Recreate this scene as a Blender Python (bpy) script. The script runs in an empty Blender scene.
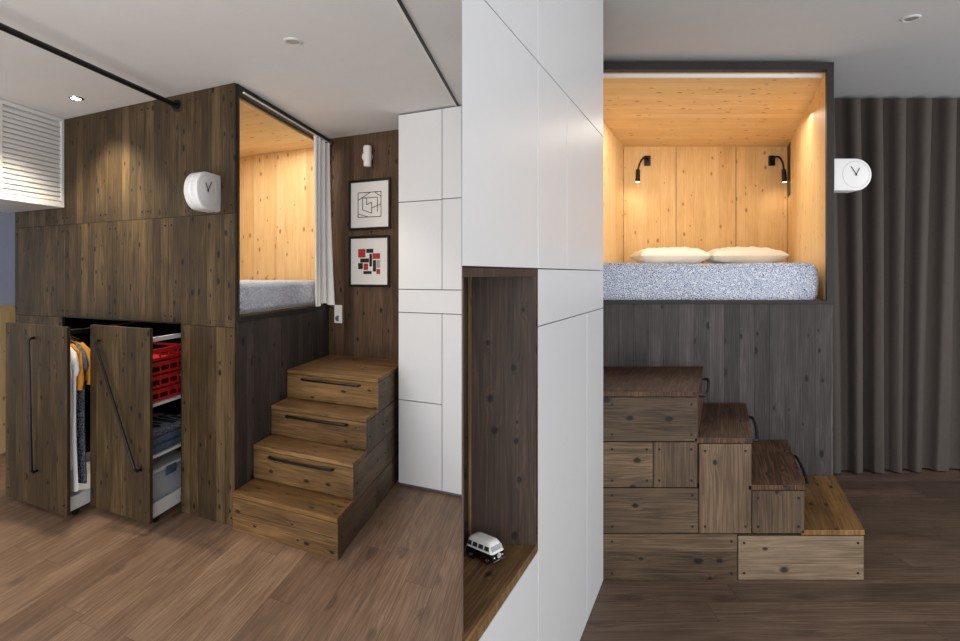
import bpy, math, random
from mathutils import Vector, Matrix
random.seed(4)
F=600.0; CX=480.0; CY=274.0; H=1.507      # lens and eye height of the photographer
SC=bpy.context.scene

# ------------------------------------------------------------------ plan frames
class Fr:
    def __init__(s,O,a,b): s.O=O; s.a=a; s.b=b
    def P(f,s,t,z): return Vector((f.O[0]+s*f.a[0]+t*f.b[0], f.O[1]+s*f.a[1]+t*f.b[1], z))
    def s_at(f,px,t):
        k=(px-CX)/F; X=f.O[0]+t*f.b[0]; Y=f.O[1]+t*f.b[1]
        return (X-k*Y)/(k*f.a[1]-f.a[0])
    def t_at(f,px,s):
        k=(px-CX)/F; X=f.O[0]+s*f.a[0]; Y=f.O[1]+s*f.a[1]
        return (X-k*Y)/(k*f.b[1]-f.b[0])
    def z_at(f,py,s,t):
        Y=f.O[1]+s*f.a[1]+t*f.b[1]
        return H-(py-CY)*Y/F
def nrm(x,y):
    l=math.hypot(x,y); return (x/l,y/l)
L=Fr((-1.458,3.57),nrm(-1.883,1),nrm(0.12,1))
R=Fr((0,3.756),(1,0),(0.4033,1))
W=Fr((0,0),(1,0),(0,1))
T=1.516; LC=2.65; RC=2.86

# ------------------------------------------------------------------ mesh builder
WL={}
class MB:
    def __init__(s): s.v=[]; s.f=[]; s.uv=[]; s.m=[]
    def face(s,idx,uv,mi=0): s.f.append(idx); s.uv.append(uv); s.m.append(mi)
    def box(s,fr,s0,s1,t0,t1,z0,z1,grain='z',mi=0):
        b=len(s.v); c=[]
        for z in (z0,z1):
            for t in (t0,t1):
                for a in (s0,s1):
                    c.append((a,t,z)); s.v.append(fr.P(a,t,z))
        g='stz'.index(grain); ou,ov=random.random()*9,random.random()*9
        for idx,n in (((0,1,3,2),2),((4,6,7,5),2),((0,4,5,1),1),((2,3,7,6),1),((0,2,6,4),0),((1,5,7,3),0)):
            if g!=n: o=3-g-n; gv=g
            else: o,gv=[(1,2),(0,2),(0,1)][n]
            s.face([b+i for i in idx],[(c[i][o]+ou,c[i][gv]+ov) for i in idx],mi)
        return s
    def prism(s,fr,pts,z0,z1,mi=0,grain='t',off=None):
        b=len(s.v); n=len(pts)
        for z in (z0,z1):
            for p in pts: s.v.append(fr.P(p[0],p[1],z))
        ou,ov=off if off else (random.random()*9,random.random()*9)
        def uvp(p): return (p[0]+ou,p[1]+ov) if grain=='t' else (p[1]+ou,p[0]+ov)
        s.face(list(range(b,b+n))[::-1],[uvp(p) for p in pts][::-1],mi)
        s.face(list(range(b+n,b+2*n)),[uvp(p) for p in pts],mi)
        acc=0
        for i in range(n):
            j=(i+1)%n; d=math.dist(pts[i],pts[j])
            s.face([b+i,b+j,b+n+j,b+n+i],[(acc+ou,z0),(acc+d+ou,z0),(acc+d+ou,z1),(acc+ou,z1)],mi); acc+=d
        return s
    def extrude(s,pts,off,mi=0):
        b=len(s.v); n=len(pts); off=Vector(off)
        for p in pts: s.v.append(Vector(p))
        for p in pts: s.v.append(Vector(p)+off)
        s.face(list(range(b,b+n)),[(p[0]+p[1],p[2]) for p in pts],mi)
        s.face(list(range(b+n,b+2*n))[::-1],[(p[0]+p[1],p[2]) for p in pts][::-1],mi)
        for i in range(n):
            j=(i+1)%n
            s.face([b+i,b+j,b+n+j,b+n+i],[(i*.03,0),(j*.03,0),(j*.03,.1),(i*.03,.1)],mi)
        return s
    def tube(s,pts,r,seg=10,mi=0,closed=False):
        pts=[Vector(p) for p in pts]; n=len(pts); b=len(s.v)
        rs=r if isinstance(r,(list,tuple)) else [r]*n
        up=None
        for i,p in enumerate(pts):
            if closed: d=(pts[(i+1)%n]-pts[i-1]).normalized()
            else: d=(pts[min(i+1,n-1)]-pts[max(i-1,0)]).normalized()
            if up is None:
                up=d.orthogonal().normalized()
            else:
                up=(up-d*up.dot(d)).normalized()
            w=d.cross(up)
            for k in range(seg):
                a=2*math.pi*k/seg
                s.v.append(p+(up*math.cos(a)+w*math.sin(a))*rs[i])
        for i in range(n if closed else n-1):
            j=(i+1)%n
            for k in range(seg):
                q=(k+1)%seg
                s.face([b+i*seg+k,b+i*seg+q,b+j*seg+q,b+j*seg+k],[(0,0),(.1,0),(.1,.1),(0,.1)],mi)
        if not closed:
            s.face([b+k for k in range(seg)][::-1],[(0,0)]*seg,mi)
            s.face([b+(n-1)*seg+k for k in range(seg)],[(0,0)]*seg,mi)
        return s
    def lathe(s,O,ax,prof,seg=24,mi=0):
        O=Vector(O); ax=Vector(ax).normalized()
        b=len(s.v); up=ax.orthogonal().normalized(); w=ax.cross(up)
        for h,r in prof:
            for k in range(seg):
                a=2*math.pi*k/seg
                s.v.append(O+ax*h+(up*math.cos(a)+w*math.sin(a))*r)
        n=len(prof)
        for i in range(n-1):
            for k in range(seg):
                q=(k+1)%seg
                s.face([b+i*seg+k,b+i*seg+q,b+(i+1)*seg+q,b+(i+1)*seg+k],[(0,0),(1,0),(1,1),(0,1)],mi)
        s.face([b+k for k in range(seg)][::-1],[(0,0)]*seg,mi)
        s.face([b+(n-1)*seg+k for k in range(seg)],[(0,0)]*seg,mi)
        return s
    def loops(s,lays,mi=0):
        """skin a stack of closed loops"""
        b=len(s.v); n=len(lays[0])
        for lay in lays: s.v+=[Vector(p) for p in lay]
        for i in range(len(lays)-1):
            for k in range(n):
                q=(k+1)%n
                s.face([b+i*n+k,b+i*n+q,b+(i+1)*n+q,b+(i+1)*n+k],[(k*.025,i*.05),(k*.025+.025,i*.05),(k*.025+.025,i*.05+.05),(k*.025,i*.05+.05)],mi)
        s.face([b+k for k in range(n)][::-1],[(0,0)]*n,mi); s.face([b+(len(lays)-1)*n+k for k in range(n)],[(0,0)]*n,mi)
        return s
    def grid(s,fn,nu,nv,mi=0,uvs=1.0):
        b=len(s.v)
        for j in range(nv+1):
            for i in range(nu+1): s.v.append(Vector(fn(i/nu,j/nv)))
        for j in range(nv):
            for i in range(nu):
                idx=[j*(nu+1)+i,j*(nu+1)+i+1,(j+1)*(nu+1)+i+1,(j+1)*(nu+1)+i]
                s.face([b+q for q in idx],[((q%(nu+1))/nu*uvs,(q//(nu+1))/nv*uvs) for q in idx],mi)
        return s
    def build(s,name,mat,parent=None,bevel=0,smooth=False,label=None,cat=None,group=None,kind=None,bseg=2,sub=0,recalc=True,angle=35):
        n=len(s.v)
        c=Vector((sum(p.x for p in s.v)/n,sum(p.y for p in s.v)/n,min(p.z for p in s.v)))
        me=bpy.data.meshes.new(name)
        me.from_pydata([p-c for p in s.v],[],s.f)
        uvl=me.uv_layers.new(name='UVMap')
        for pi,p in enumerate(me.polygons):
            for k,li in enumerate(p.loop_indices): uvl.data[li].uv=s.uv[pi][k]
            p.material_index=s.m[pi]
        for m in (mat if isinstance(mat,(list,tuple)) else [mat]): me.materials.append(m)
        if recalc:
            import bmesh
            bm=bmesh.new(); bm.from_mesh(me); bmesh.ops.recalc_face_normals(bm,faces=bm.faces); bm.to_mesh(me); bm.free()
        if smooth:
            for p in me.polygons: p.use_smooth=True
            me.set_sharp_from_angle(angle=math.radians(angle))
        o=bpy.data.objects.new(name,me); SC.collection.objects.link(o)
        if bevel:
            md=o.modifiers.new('bevel','BEVEL'); md.width=bevel; md.segments=bseg; md.limit_method='ANGLE'
        if sub:
            md=o.modifiers.new('sub','SUBSURF'); md.levels=sub; md.render_levels=sub
        return place(o,c,parent,label,cat,group,kind)
def place(o,c,parent=None,label=None,cat=None,group=None,kind=None):
    WL[o.name]=Vector(c)
    if parent is not None:
        o.parent=parent; o.location=Vector(c)-WL[parent.name]
    else: o.location=c
    if label: o['label']=label
    if cat: o['category']=cat
    if group: o['group']=group
    if kind: o['kind']=kind
    return o
def emp(name,c,label,cat,group=None):
    o=bpy.data.objects.new(name,None); o.empty_display_size=.05; SC.collection.objects.link(o)
    return place(o,Vector(c),None,label,cat,group)
def BX(name,fr,s0,s1,t0,t1,z0,z1,mat,grain='z',parent=None,bevel=0.0015,**k):
    return MB().box(fr,s0,s1,t0,t1,z0,z1,grain).build(name,mat,parent,bevel=bevel,**k)

# ------------------------------------------------------------------ materials
def lin(c):
    return tuple([((x/255)/12.92 if x/255<=.04045 else ((x/255+.055)/1.055)**2.4) for x in c]+[1.0])
class G:
    def __init__(s,name):
        s.mat=bpy.data.materials.new(name); s.mat.use_nodes=True
        s.t=s.mat.node_tree; s.n=s.t.nodes; s.b=s.n['Principled BSDF']
    def new(s,ty,**k):
        x=s.n.new(ty)
        for a,v in k.items(): setattr(x,a,v)
        return x
    def put(s,sock,v):
        if hasattr(v,'is_output'): s.t.links.new(v,sock)
        else: sock.default_value=v
    def m(s,op,a,b=0.0,c=0.0,clamp=False):
        x=s.new('ShaderNodeMath',operation=op,use_clamp=clamp)
        s.put(x.inputs[0],a); s.put(x.inputs[1],b); s.put(x.inputs[2],c); return x.outputs[0]
    def xyz(s,a,b,c):
        x=s.new('ShaderNodeCombineXYZ'); s.put(x.inputs[0],a); s.put(x.inputs[1],b); s.put(x.inputs[2],c); return x.outputs[0]
    def noise(s,v,scale=1,detail=3,rough=.55,dist=0):
        x=s.new('ShaderNodeTexNoise'); s.put(x.inputs['Vector'],v); x.inputs['Scale'].default_value=scale
        x.inputs['Detail'].default_value=detail; x.inputs['Roughness'].default_value=rough; x.inputs['Distortion'].default_value=dist
        return x.outputs['Fac']
    def ramp(s,f,stops):
        x=s.new('ShaderNodeValToRGB'); s.put(x.inputs[0],f); e=x.color_ramp.elements
        while len(e)<len(stops): e.new(.5)
        for i,(p,c) in enumerate(stops): e[i].position=p; e[i].color=c
        return x.outputs[0]
    def mix(s,f,a,b,bt='MIX'):
        x=s.new('ShaderNodeMix',data_type='RGBA',blend_type=bt)
        s.put(x.inputs[0],f); s.put(x.inputs[6],a); s.put(x.inputs[7],b); return x.outputs[2]
    def uv(s):
        x=s.new('ShaderNodeUVMap'); x.uv_map='UVMap'
        q=s.new('ShaderNodeSeparateXYZ'); s.t.links.new(x.outputs[0],q.inputs[0]); return q.outputs[0],q.outputs[1]
    def bump(s,h,st,d=.01):
        x=s.new('ShaderNodeBump'); x.inputs['Strength'].default_value=st; x.inputs['Distance'].default_value=d
        s.put(x.inputs['Height'],h); s.t.links.new(x.outputs[0],s.b.inputs['Normal'])
def wood(name,cols,pw=.09,Lp=None,seam=.6,pv=.3,knots=.7,rough=.55,bump=.2,sw=.0015,kn=(12,6.5),kd=.42,kr=.14,ringa=.08,knotcol=None,spec=.3,con=.22):
    g=G(name); u,v=g.uv()
    uw=g.m('DIVIDE',u,pw); pid=g.m('FLOOR',uw)
    wn=g.new('ShaderNodeTexWhiteNoise',noise_dimensions='1D'); g.put(wn.inputs['W'],pid); r1=wn.outputs['Value']
    v2=g.m('MULTIPLY_ADD',r1,7.3,v)
    tone=r1; seamm=g.m('GREATER_THAN',g.m('ABSOLUTE',g.m('SUBTRACT',g.m('FRACT',uw),.5)),.5-sw/pw)
    zc=g.m('MULTIPLY',pid,3.71)
    if Lp:
        vl=g.m('DIVIDE',v2,Lp); id2=g.m('FLOOR',vl)
        w2=g.new('ShaderNodeTexWhiteNoise',noise_dimensions='2D'); g.put(w2.inputs['Vector'],g.xyz(pid,id2,0)); tone=w2.outputs['Value']
        s2=g.m('GREATER_THAN',g.m('ABSOLUTE',g.m('SUBTRACT',g.m('FRACT',vl),.5)),.5-sw/Lp)
        seamm=g.m('MAXIMUM',seamm,s2); zc=g.m('MULTIPLY_ADD',id2,1.93,zc)
    vo=g.new('ShaderNodeTexVoronoi',voronoi_dimensions='2D'); vo.inputs['Scale'].default_value=1
    g.put(vo.inputs['Vector'],g.xyz(g.m('MULTIPLY',u,kn[0]),g.m('MULTIPLY',v2,kn[1]),0)); d=vo.outputs['Distance']
    sc=g.new('ShaderNodeSeparateXYZ'); g.t.links.new(vo.outputs['Color'],sc.inputs[0])
    on=g.m('LESS_THAN',sc.outputs[0],kd)
    kr2=g.m('MULTIPLY_ADD',sc.outputs[1],kr*.9,kr*.45)
    ex=g.m('MULTIPLY',g.m('EXPONENT',g.m('MULTIPLY',d,-7.0)),on)
    n1=g.noise(g.xyz(g.m('MULTIPLY',u,190.0),g.m('MULTIPLY',v2,4.0),zc),1,4,.62)
    n2=g.noise(g.xyz(g.m('MULTIPLY_ADD',ex,.9,g.m('MULTIPLY',u,22.0)),g.m('MULTIPLY',v2,.8),zc),1,2,.5,.15)
    ring=g.m('MULTIPLY_ADD',g.m('SINE',g.m('MULTIPLY',n2,60.0)),.5,.5)
    n3=g.noise(g.xyz(g.m('MULTIPLY',u,5.0),g.m('MULTIPLY',v2,2.2),zc),1,4,.6)
    val=g.m('MULTIPLY',n1,.40); val=g.m('MULTIPLY_ADD',n2,.18,val); val=g.m('MULTIPLY_ADD',ring,ringa,val); val=g.m('MULTIPLY_ADD',n3,.42-ringa,val)
    val=g.m('MULTIPLY_ADD',g.m('SUBTRACT',tone,.5),pv,val)
    col=g.ramp(val,[(.5-con,lin(cols[0])),(.5,lin(cols[1])),(.5+con,lin(cols[2]))])
    km=g.m('MULTIPLY',g.m('MULTIPLY',g.m('SUBTRACT',1.0,g.m('DIVIDE',d,kr2),clamp=True),2.0,clamp=True),on)
    col=g.mix(g.m('MULTIPLY',km,knots),col,lin(knotcol or [c*.35 for c in cols[0]]))
    col=g.mix(g.m('MULTIPLY',seamm,seam),col,lin([c*.3 for c in cols[0]]))
    g.put(g.b.inputs['Base Color'],col); g.b.inputs['Roughness'].default_value=rough
    g.b.inputs['Specular IOR Level'].default_value=spec
    g.bump(g.m('SUBTRACT',n1,g.m('MULTIPLY',seamm,1.5)),bump,.003)
    return g.mat
def plain(name,c,rough=.5,metal=0,var=.03,bump=0,emis=None,spec=.5,sc=9,bs=180,bd=.002):
    g=G(name); tc=g.new('ShaderNodeTexCoord')
    n=g.noise(tc.outputs['Object'],sc,3)
    a=lin(c); k=lambda f:tuple([min(1,x*f) for x in a[:3]]+[1])
    g.put(g.b.inputs['Base Color'],g.ramp(n,[(.3,k(1-var)),(.7,k(1+var))]))
    g.b.inputs['Roughness'].default_value=rough; g.b.inputs['Metallic'].default_value=metal
    g.b.inputs['Specular IOR Level'].default_value=spec
    if bump: g.bump(g.noise(tc.outputs['Object'],bs,3),bump,bd)
    if emis:
        g.b.inputs['Emission Color'].default_value=lin(emis[0]); g.b.inputs['Emission Strength'].default_value=emis[1]
    return g.mat
def fabric_pattern(name,c0,c1,scale,thr=.09,soft=False):
    g=G(name); u,v=g.uv()
    vo=g.new('ShaderNodeTexVoronoi',feature='DISTANCE_TO_EDGE'); vo.inputs['Scale'].default_value=scale
    nz=g.noise(g.xyz(u,v,0),25,2)
    g.put(vo.inputs['Vector'],g.xyz(g.m('MULTIPLY_ADD',nz,.03,u),g.m('MULTIPLY_ADD',nz,-.03,v),.3))
    f=g.m('LESS_THAN',vo.outputs['Distance'],thr)
    g.put(g.b.inputs['Base Color'],g.mix(f,lin(c0),lin(c1))); g.b.inputs['Roughness'].default_value=.9
    g.bump(g.noise(g.xyz(u,v,0),7,3),.35,.03)
    return g.mat

M_FAC=wood('dark_stained_spruce',[(30,22,13),(70,55,36),(118,96,64)],pw=.08,knots=.9,pv=.15,seam=.65,con=.24)
M_BASE=wood('grey_stained_spruce',[(34,30,30),(67,61,61),(102,94,92)],pw=.095,knots=.9,pv=.17,seam=.7,kn=(10,5.5),kr=.15,con=.24)
M_WALLW=wood('dark_stained_wall_boards',[(46,35,27),(86,67,52),(122,98,78)],pw=.10,knots=.85,pv=.16,seam=.6)
M_STL=wood('brown_stained_step_wood',[(48,34,19),(108,80,49),(158,122,80)],pw=.30,knots=.85,pv=.1,seam=.3)
M_STLS=wood('brown_stained_side_wood',[(42,33,24),(82,67,50),(120,99,75)],pw=.4,knots=.8,pv=.12,seam=.2)
M_STG=wood('golden_brown_step_wood',[(58,40,20),(120,88,50),(168,128,78)],pw=.30,knots=.85,pv=.1,seam=.3)
M_STR=wood('weathered_brown_board',[(42,32,23),(88,71,54),(136,113,88)],pw=.5,knots=.9,pv=.15,seam=.2,kn=(9,6))
M_STR2=wood('dark_weathered_brown_board',[(34,26,19),(74,59,45),(116,96,75)],pw=.5,knots=.9,pv=.15,seam=.2,kn=(9,6))
M_STRL=wood('pale_weathered_board',[(62,51,40),(114,97,78),(158,138,114)],pw=.5,knots=.85,pv=.15,seam=.2,kn=(9,6))
M_STRD=wood('dark_brown_board',[(30,19,12),(68,47,33),(116,87,62)],pw=.5,knots=.85,pv=.12,seam=.2,con=.18,ringa=.12)
M_PINE=wood('oiled_pine',[(212,172,118),(234,198,144),(246,218,172)],pw=.13,knots=.7,pv=.10,seam=.12,rough=.45,kn=(10,6),kd=.42,kr=.13,knotcol=(150,94,52),bump=.06,spec=.2,con=.22,ringa=.07)
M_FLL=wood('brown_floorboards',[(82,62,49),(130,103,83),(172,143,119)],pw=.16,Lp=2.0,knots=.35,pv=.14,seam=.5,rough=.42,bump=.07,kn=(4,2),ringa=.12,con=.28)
M_FLR=wood('brown_floorboards_dim_light',[(58,46,38),(97,79,66),(134,112,96)],pw=.16,Lp=2.0,knots=.35,pv=.14,seam=.5,rough=.42,bump=.07,kn=(4,2),ringa=.12,con=.28)  # same floorboards, the right half's dimmer light put into the colour
M_NICHE=wood('smoked_oak_niche',[(28,21,16),(64,49,40),(98,80,66)],pw=.6,knots=.9,pv=.1,seam=.2,kn=(12,9),kd=.4,con=.23,ringa=.09)
M_SHELF=wood('brown_shelf_board',[(50,36,22),(106,79,51),(154,120,80)],pw=.5,knots=.8,pv=.1,seam=.2,con=.2)
M_WHITE=plain('white_lacquer',(224,226,229),.35,var=.01)
M_WHITEB=plain('shadow_gap_grey',(96,97,98),.6)
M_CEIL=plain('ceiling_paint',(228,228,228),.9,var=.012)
M_CEILR=plain('ceiling_paint_dim_light',(198,198,199),.9,var=.012)  # same ceiling paint, darkened to carry the right half's weaker light
M_WALLP=plain('blue_grey_paint',(128,132,146),.9)
M_WALLW2=plain('pale_wall_paint',(170,168,165),.9)
M_BLACK=plain('black_metal',(20,19,19),.45,metal=.3,var=.1)
M_DARK=plain('dark_edge_board',(36,31,28),.6,var=.15)
M_CLOCK=plain('white_clock_case',(240,240,240),.4,var=.005)
M_SHEET=fabric_pattern('blue_white_printed_cotton',(90,114,164),(234,238,246),105,.15)
M_PILL=plain('white_cotton',(247,245,240),.9,var=.01,bump=.6,bs=8,bd=.025)
M_LINEN=plain('white_linen',(253,253,255),.9,var=.005,bump=.1)
M_CURT=plain('taupe_curtain_cloth',(76,68,63),.85,var=.06,bump=.6,sc=60,bs=4,bd=.03)
M_GREYPL=plain('light_grey_plastic',(204,205,206),.4)
M_RED=plain('red_plastic',(196,36,40),.4)
M_BLUE=plain('folded_blue_fabric',(70,84,104),.9,var=.3)
M_CLEAR=plain('frosted_plastic',(178,184,192),.25,var=.05)
M_ORANGE=plain('mustard_knit',(216,148,52),.9,var=.12,bump=.4)
M_PALEC=plain('pale_cotton_garment',(226,228,232),.9,var=.06)
M_DRESS=fabric_pattern('dark_dotted_fabric',(34,40,56),(130,138,155),55,.10)
M_PAPER=plain('white_mat_board',(230,230,228),.8,var=.01)
M_INK=plain('black_ink',(30,30,32),.7)
M_INKR=plain('red_ink',(176,48,40),.7)
M_INKG=plain('grey_beige_ink',(170,160,150),.7)
M_GLOW=plain('lit_lamp_glass',(255,246,228),.4,emis=((255,244,224),14))
M_WARM=plain('warm_lamp_lens',(255,226,180),.4,emis=((255,214,160),6))
M_LENS=plain('unlit_lamp_glass',(150,148,146),.3)
M_VANB=plain('glossy_black_paint',(16,16,18),.2)
M_VANW=plain('glossy_white_paint',(240,240,236),.25)
M_GLASS=plain('dark_window_glass',(50,58,66),.1)
M_CHROME=plain('chrome',(200,200,205),.15,metal=1)

screw_me={}
def screw(pos,nx,parent):
    key='s'
    if key not in screw_me:
        mb=MB().lathe((0,0,0),(0,0,1),[(0,.006),(.0015,.006),(.0022,.004)],10)
        me=bpy.data.meshes.new('screw'); me.from_pydata(mb.v,[],mb.f); me.materials.append(M_BLACK); screw_me[key]=me
    o=bpy.data.objects.new('screw',screw_me[key]); SC.collection.objects.link(o)
    o.rotation_euler=Vector((nx[0],nx[1],0)).to_track_quat('Z','Y').to_euler()
    place(o,pos,parent)

# ================================================================== SHELL
div=lambda Y:-.03*Y
def st(o): o['kind']='structure'; return o
def flat(name,poly,z0,z1,mat,fr,grain):
    det=fr.a[0]*fr.b[1]-fr.a[1]*fr.b[0]; loc=[]
    for x,y in poly:
        dx,dy=x-fr.O[0],y-fr.O[1]
        loc.append(((dx*fr.b[1]-dy*fr.b[0])/det,(fr.a[0]*dy-fr.a[1]*dx)/det))
    return st(MB().prism(fr,loc,z0,z1,grain=grain,off=(3.0,5.0)).build(name,mat))
Lp=[(-7,-1.6),(div(-1.6),-1.6),(div(7.6),7.6),(-7,7.6)]
Rp=[(div(-1.6),-1.6),(6,-1.6),(6,7.6),(div(7.6),7.6)]
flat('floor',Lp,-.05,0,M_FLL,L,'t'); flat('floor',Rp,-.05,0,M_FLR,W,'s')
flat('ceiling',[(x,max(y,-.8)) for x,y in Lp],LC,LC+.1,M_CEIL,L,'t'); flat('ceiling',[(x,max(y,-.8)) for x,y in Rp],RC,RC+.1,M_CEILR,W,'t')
wb=MB().box(L,-1.15,6.0,T+.022,T+.12,0,LC).build('wall_back',M_WALLP); st(wb)
st(MB().box(L,-1.0,0.0,T,T+.02,0,LC).build('wall_cladding',M_WALLW))
st(MB().prism(W,[(div(2.97),2.97),(div(2.97)+.02,2.97),(div(7.5)+.02,7.5),(div(7.5),7.5)],0,RC).build('wall_added_divider',M_WALLW2))  # added edge-on wall, stops light leaking between the two halves
st(BX('wall_far',W,3.08,6,5.6,5.7,0,RC,M_WALLW2,bevel=0))
st(BX('wall_right',W,5.2,5.3,3.4,5.6,0,RC,M_WALLW2,bevel=0))

# ================================================================== LEFT : sleeping pod with wardrobe
pod=emp('sleeping_pod',L.P(.9,.75,0),'dark-stained plank bed pod with pull-out wardrobe beneath','built-in bed')
SE=2.52; zA=1.87; zB=1.187
def panels(edges,z0,z1):
    for i in range(len(edges)-1):
        s0,s1=edges[i]+.0012,edges[i+1]-.0012
        BX('facade_panel',L,s0,s1,0,.025,z0+.0012,z1-.0012,M_FAC,'z',pod,.001)
        for a in (s0+.03,s1-.03):
            for z in (z0+.05,z1-.05): screw(L.P(a,-.001,z),(-L.b[0],-L.b[1]),pod)
panels([0,.379,.86,1.33,1.808,SE],zA,LC-.003)
panels([0,.62,1.22,1.808,SE],zB,zA)
panels([0,.497],.0,zB)
panels([1.845,SE],.0,zB)
BX('base_panel',L,0,.02,.028,T-.002,.0,1.215,M_BASE,'z',pod)
fm=MB()
fm.box(L,-.004,.05,.026,.05,1.215,LC-.003); fm.box(L,-.004,.05,T-.03,T-.002,1.215,LC-.003)
fm.box(L,-.004,.05,.05,T-.03,LC-.045,LC-.003,'t'); fm.box(L,-.004,.05,.05,T-.03,1.215,1.25,'t')
fm.build('opening_frame',M_DARK,pod,bevel=.001)
BX('pine_ceiling',L,.05,2.0,.03,T-.03,2.585,2.6,M_PINE,'s',pod,0)
for (a,b) in ((.05,.60),(.60,1.15),(1.15,2.0)):
    BX('pine_back_panel',L,a+.0015,b-.0015,T-.03,T-.005,1.25,2.585,M_PINE,'z',pod,.001)
BX('pine_front_panel',L,.05,2.0,.028,.045,1.25,2.585,M_PINE,'z',pod,0)
BX('pine_end_panel',L,2.0,2.02,.03,T-.005,1.25,2.6,M_PINE,'z',pod,0)
BX('bed_platform',L,.02,2.02,.028,T-.005,1.2,1.245,M_PINE,'s',pod,0)
BX('wardrobe_back',L,.02,SE,T-.03,T-.005,0,1.2,M_DARK,'z',pod,0)
BX('wardrobe_side',L,SE-.02,SE,.026,T-.03,0,zA+.7,M_DARK,'z',pod,0)
BX('wardrobe_divider',L,.477,.495,.026,T-.03,0,1.2,M_DARK,'z',pod,0)
BX('top_runner',L,.50,1.84,-.02,.02,1.192,1.2,M_BLACK,'s',pod,0)

# drawers
def drawer(s0,s1,tp,hp,rail):
    d=MB()
    d.box(L,s0+.03,s1-.03,tp+.03,tp+.98,.045,.065); 
    d.box(L,s0+.03,s0+.045,tp+.03,tp+.98,.065,.13); d.box(L,s1-.045,s1-.03,tp+.03,tp+.98,.065,.13)
    d.box(L,s0+.03,s1-.03,tp+.96,tp+.98,.065,.13)
    dr=d.build('pull_out_drawer',M_WHITE,pod,bevel=.001,label='tall pull-out wardrobe drawer rolled open')
    BX('front_panel',L,s0+.002,s1-.002,tp,tp+.028,.04,1.185,M_FAC,'z',dr,.0015)
    mb=MB(); (a0,z0),(a1,z1)=hp
    o=.045
    mb.tube([L.P(a0,tp,z0),L.P(a0,tp-o*.7,z0),L.P(a0,tp-o,z0)+(L.P(a1,tp-o,z1)-L.P(a0,tp-o,z0))*.02,
             L.P(a0,tp-o,z0)+(L.P(a1,tp-o,z1)-L.P(a0,tp-o,z0))*.98,L.P(a1,tp-o*.7,z1),L.P(a1,tp,z1)],.009,10)
    mb.build('handle',M_BLACK,dr,smooth=True,label='long black metal bar handle')
    for (a,z) in ((s0+.04,.1),(s1-.04,.1),(s0+.04,1.12),(s1-.04,1.12)): screw(L.P(a,tp-.001,z),(-L.b[0],-L.b[1]),dr)
    for a in (s0+.06,s1-.06):
        MB().lathe(L.P(a-.01,tp+.1,.022),Vector((L.a[0],L.a[1],0)),[(0,.022),(.02,.022)],16).build('wheel',M_BLACK,dr,smooth=True)
    if rail:
        MB().tube([L.P((s0+s1)/2,tp+.03,1.12),L.P((s0+s1)/2,tp+.9,1.12)],.011).build('clothes_rail',M_CHROME,dr,smooth=True)
    return dr
t2=-.29; t1=-.467
d2=drawer(.50,1.108,t2,((L.s_at(95,t2-.04),L.z_at(340,1.05,t2)),(L.s_at(136,t2-.04),L.z_at(468,.65,t2))),False)
d1=drawer(1.115,1.843,t1,((L.s_at(29,t1-.04),L.z_at(337,1.6,t1)),(L.s_at(32,t1-.04),L.z_at(467,1.6,t1))),True)
for z in (.40,.71):
    BX('shelf',L,.53,1.08,t2+.03,t2+.95,z,z+.016,M_WHITE,'t',d2,.001)
BX('top_rail',L,.53,.56,t2+.03,t2+.95,1.10,1.125,M_WHITE,'t',d2,.001)
BX('upright',L,.53,.545,t2+.03,t2+.05,.13,1.1,M_GREYPL,'z',d2,.001)
BX('top_rail',L,1.145,1.165,t1+.03,t1+.95,1.135,1.16,M_BLACK,'t',d1,.001)

def crate(z,mat):
    m=MB(); s0,s1,ta,tb,h=.56,1.05,t2+.05,t2+.42,.066
    m.box(L,s0,s1,ta,tb,z,z+.004)
    for (a,b) in ((0,.018),(.048,.066)):
        m.box(L,s0,s0+.005,ta,tb,z+a,z+b); m.box(L,s1-.005,s1,ta,tb,z+a,z+b)
        m.box(L,s0,s1,ta,ta+.005,z+a,z+b); m.box(L,s0,s1,tb-.005,tb,z+a,z+b)
    n=4
    for i in range(n+1):
        c=ta+(tb-ta-.012)*i/n; m.box(L,s0-.001,s0+.006,c,c+.012,z,z+h)
        c=s0+(s1-s0-.012)*i/n; m.box(L,c,c+.012,ta-.001,ta+.006,z,z+h)
    m.box(L,s0-.008,s0+.006,ta-.008,tb+.006,z+h,z+h+.008)
    m.box(L,s1-.006,s1+.006,ta-.008,tb+.006,z+h,z+h+.008)
    m.box(L,s0-.008,s1,ta-.008,ta+.006,z+h,z+h+.008)
    return m.build('crate',mat,label='red slotted plastic storage crate stacked on drawer shelf',cat='crate',group='red crates stacked in the wardrobe drawer')
c0=crate(.727,M_RED)
for i in range(1,4):
    c=c0.copy(); c.location=c0.location+Vector((random.uniform(-.006,.006),random.uniform(-.006,.006),.083*i)); SC.collection.objects.link(c)
for i,(dz,mt) in enumerate(((0,M_BLUE),(.05,M_BLUE),(.098,M_DRESS))):
    m=MB(); z=.418+dz; w=random.uniform(-.01,.01)
    pts=[]
    for k in range(15):
        a=math.pi*k/14-math.pi/2
        pts.append(L.P(.56-.022*math.cos(a)+w,t2+.06,z+.024+.024*math.sin(a)))
    pts=pts+[L.P(1.0+w,t2+.06,z+.048),L.P(1.0+w,t2+.06,z)]
    m.extrude(pts,L.P(0,.36,0)-L.P(0,0,0))
    m.build('folded_garment',mt,bevel=.006,smooth=True,label='folded dark blue garment on a drawer shelf',cat='clothes',group='folded clothes in the drawer')
m=MB(); m.box(L,.57,1.0,t2+.06,t2+.44,.067,.29)
pb=emp('storage_box',L.P(.78,t2+.25,.066),'frosted plastic storage box with lid in drawer base','storage box')
m.build('box_body',M_CLEAR,pb,bevel=.02,bseg=3)
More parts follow.
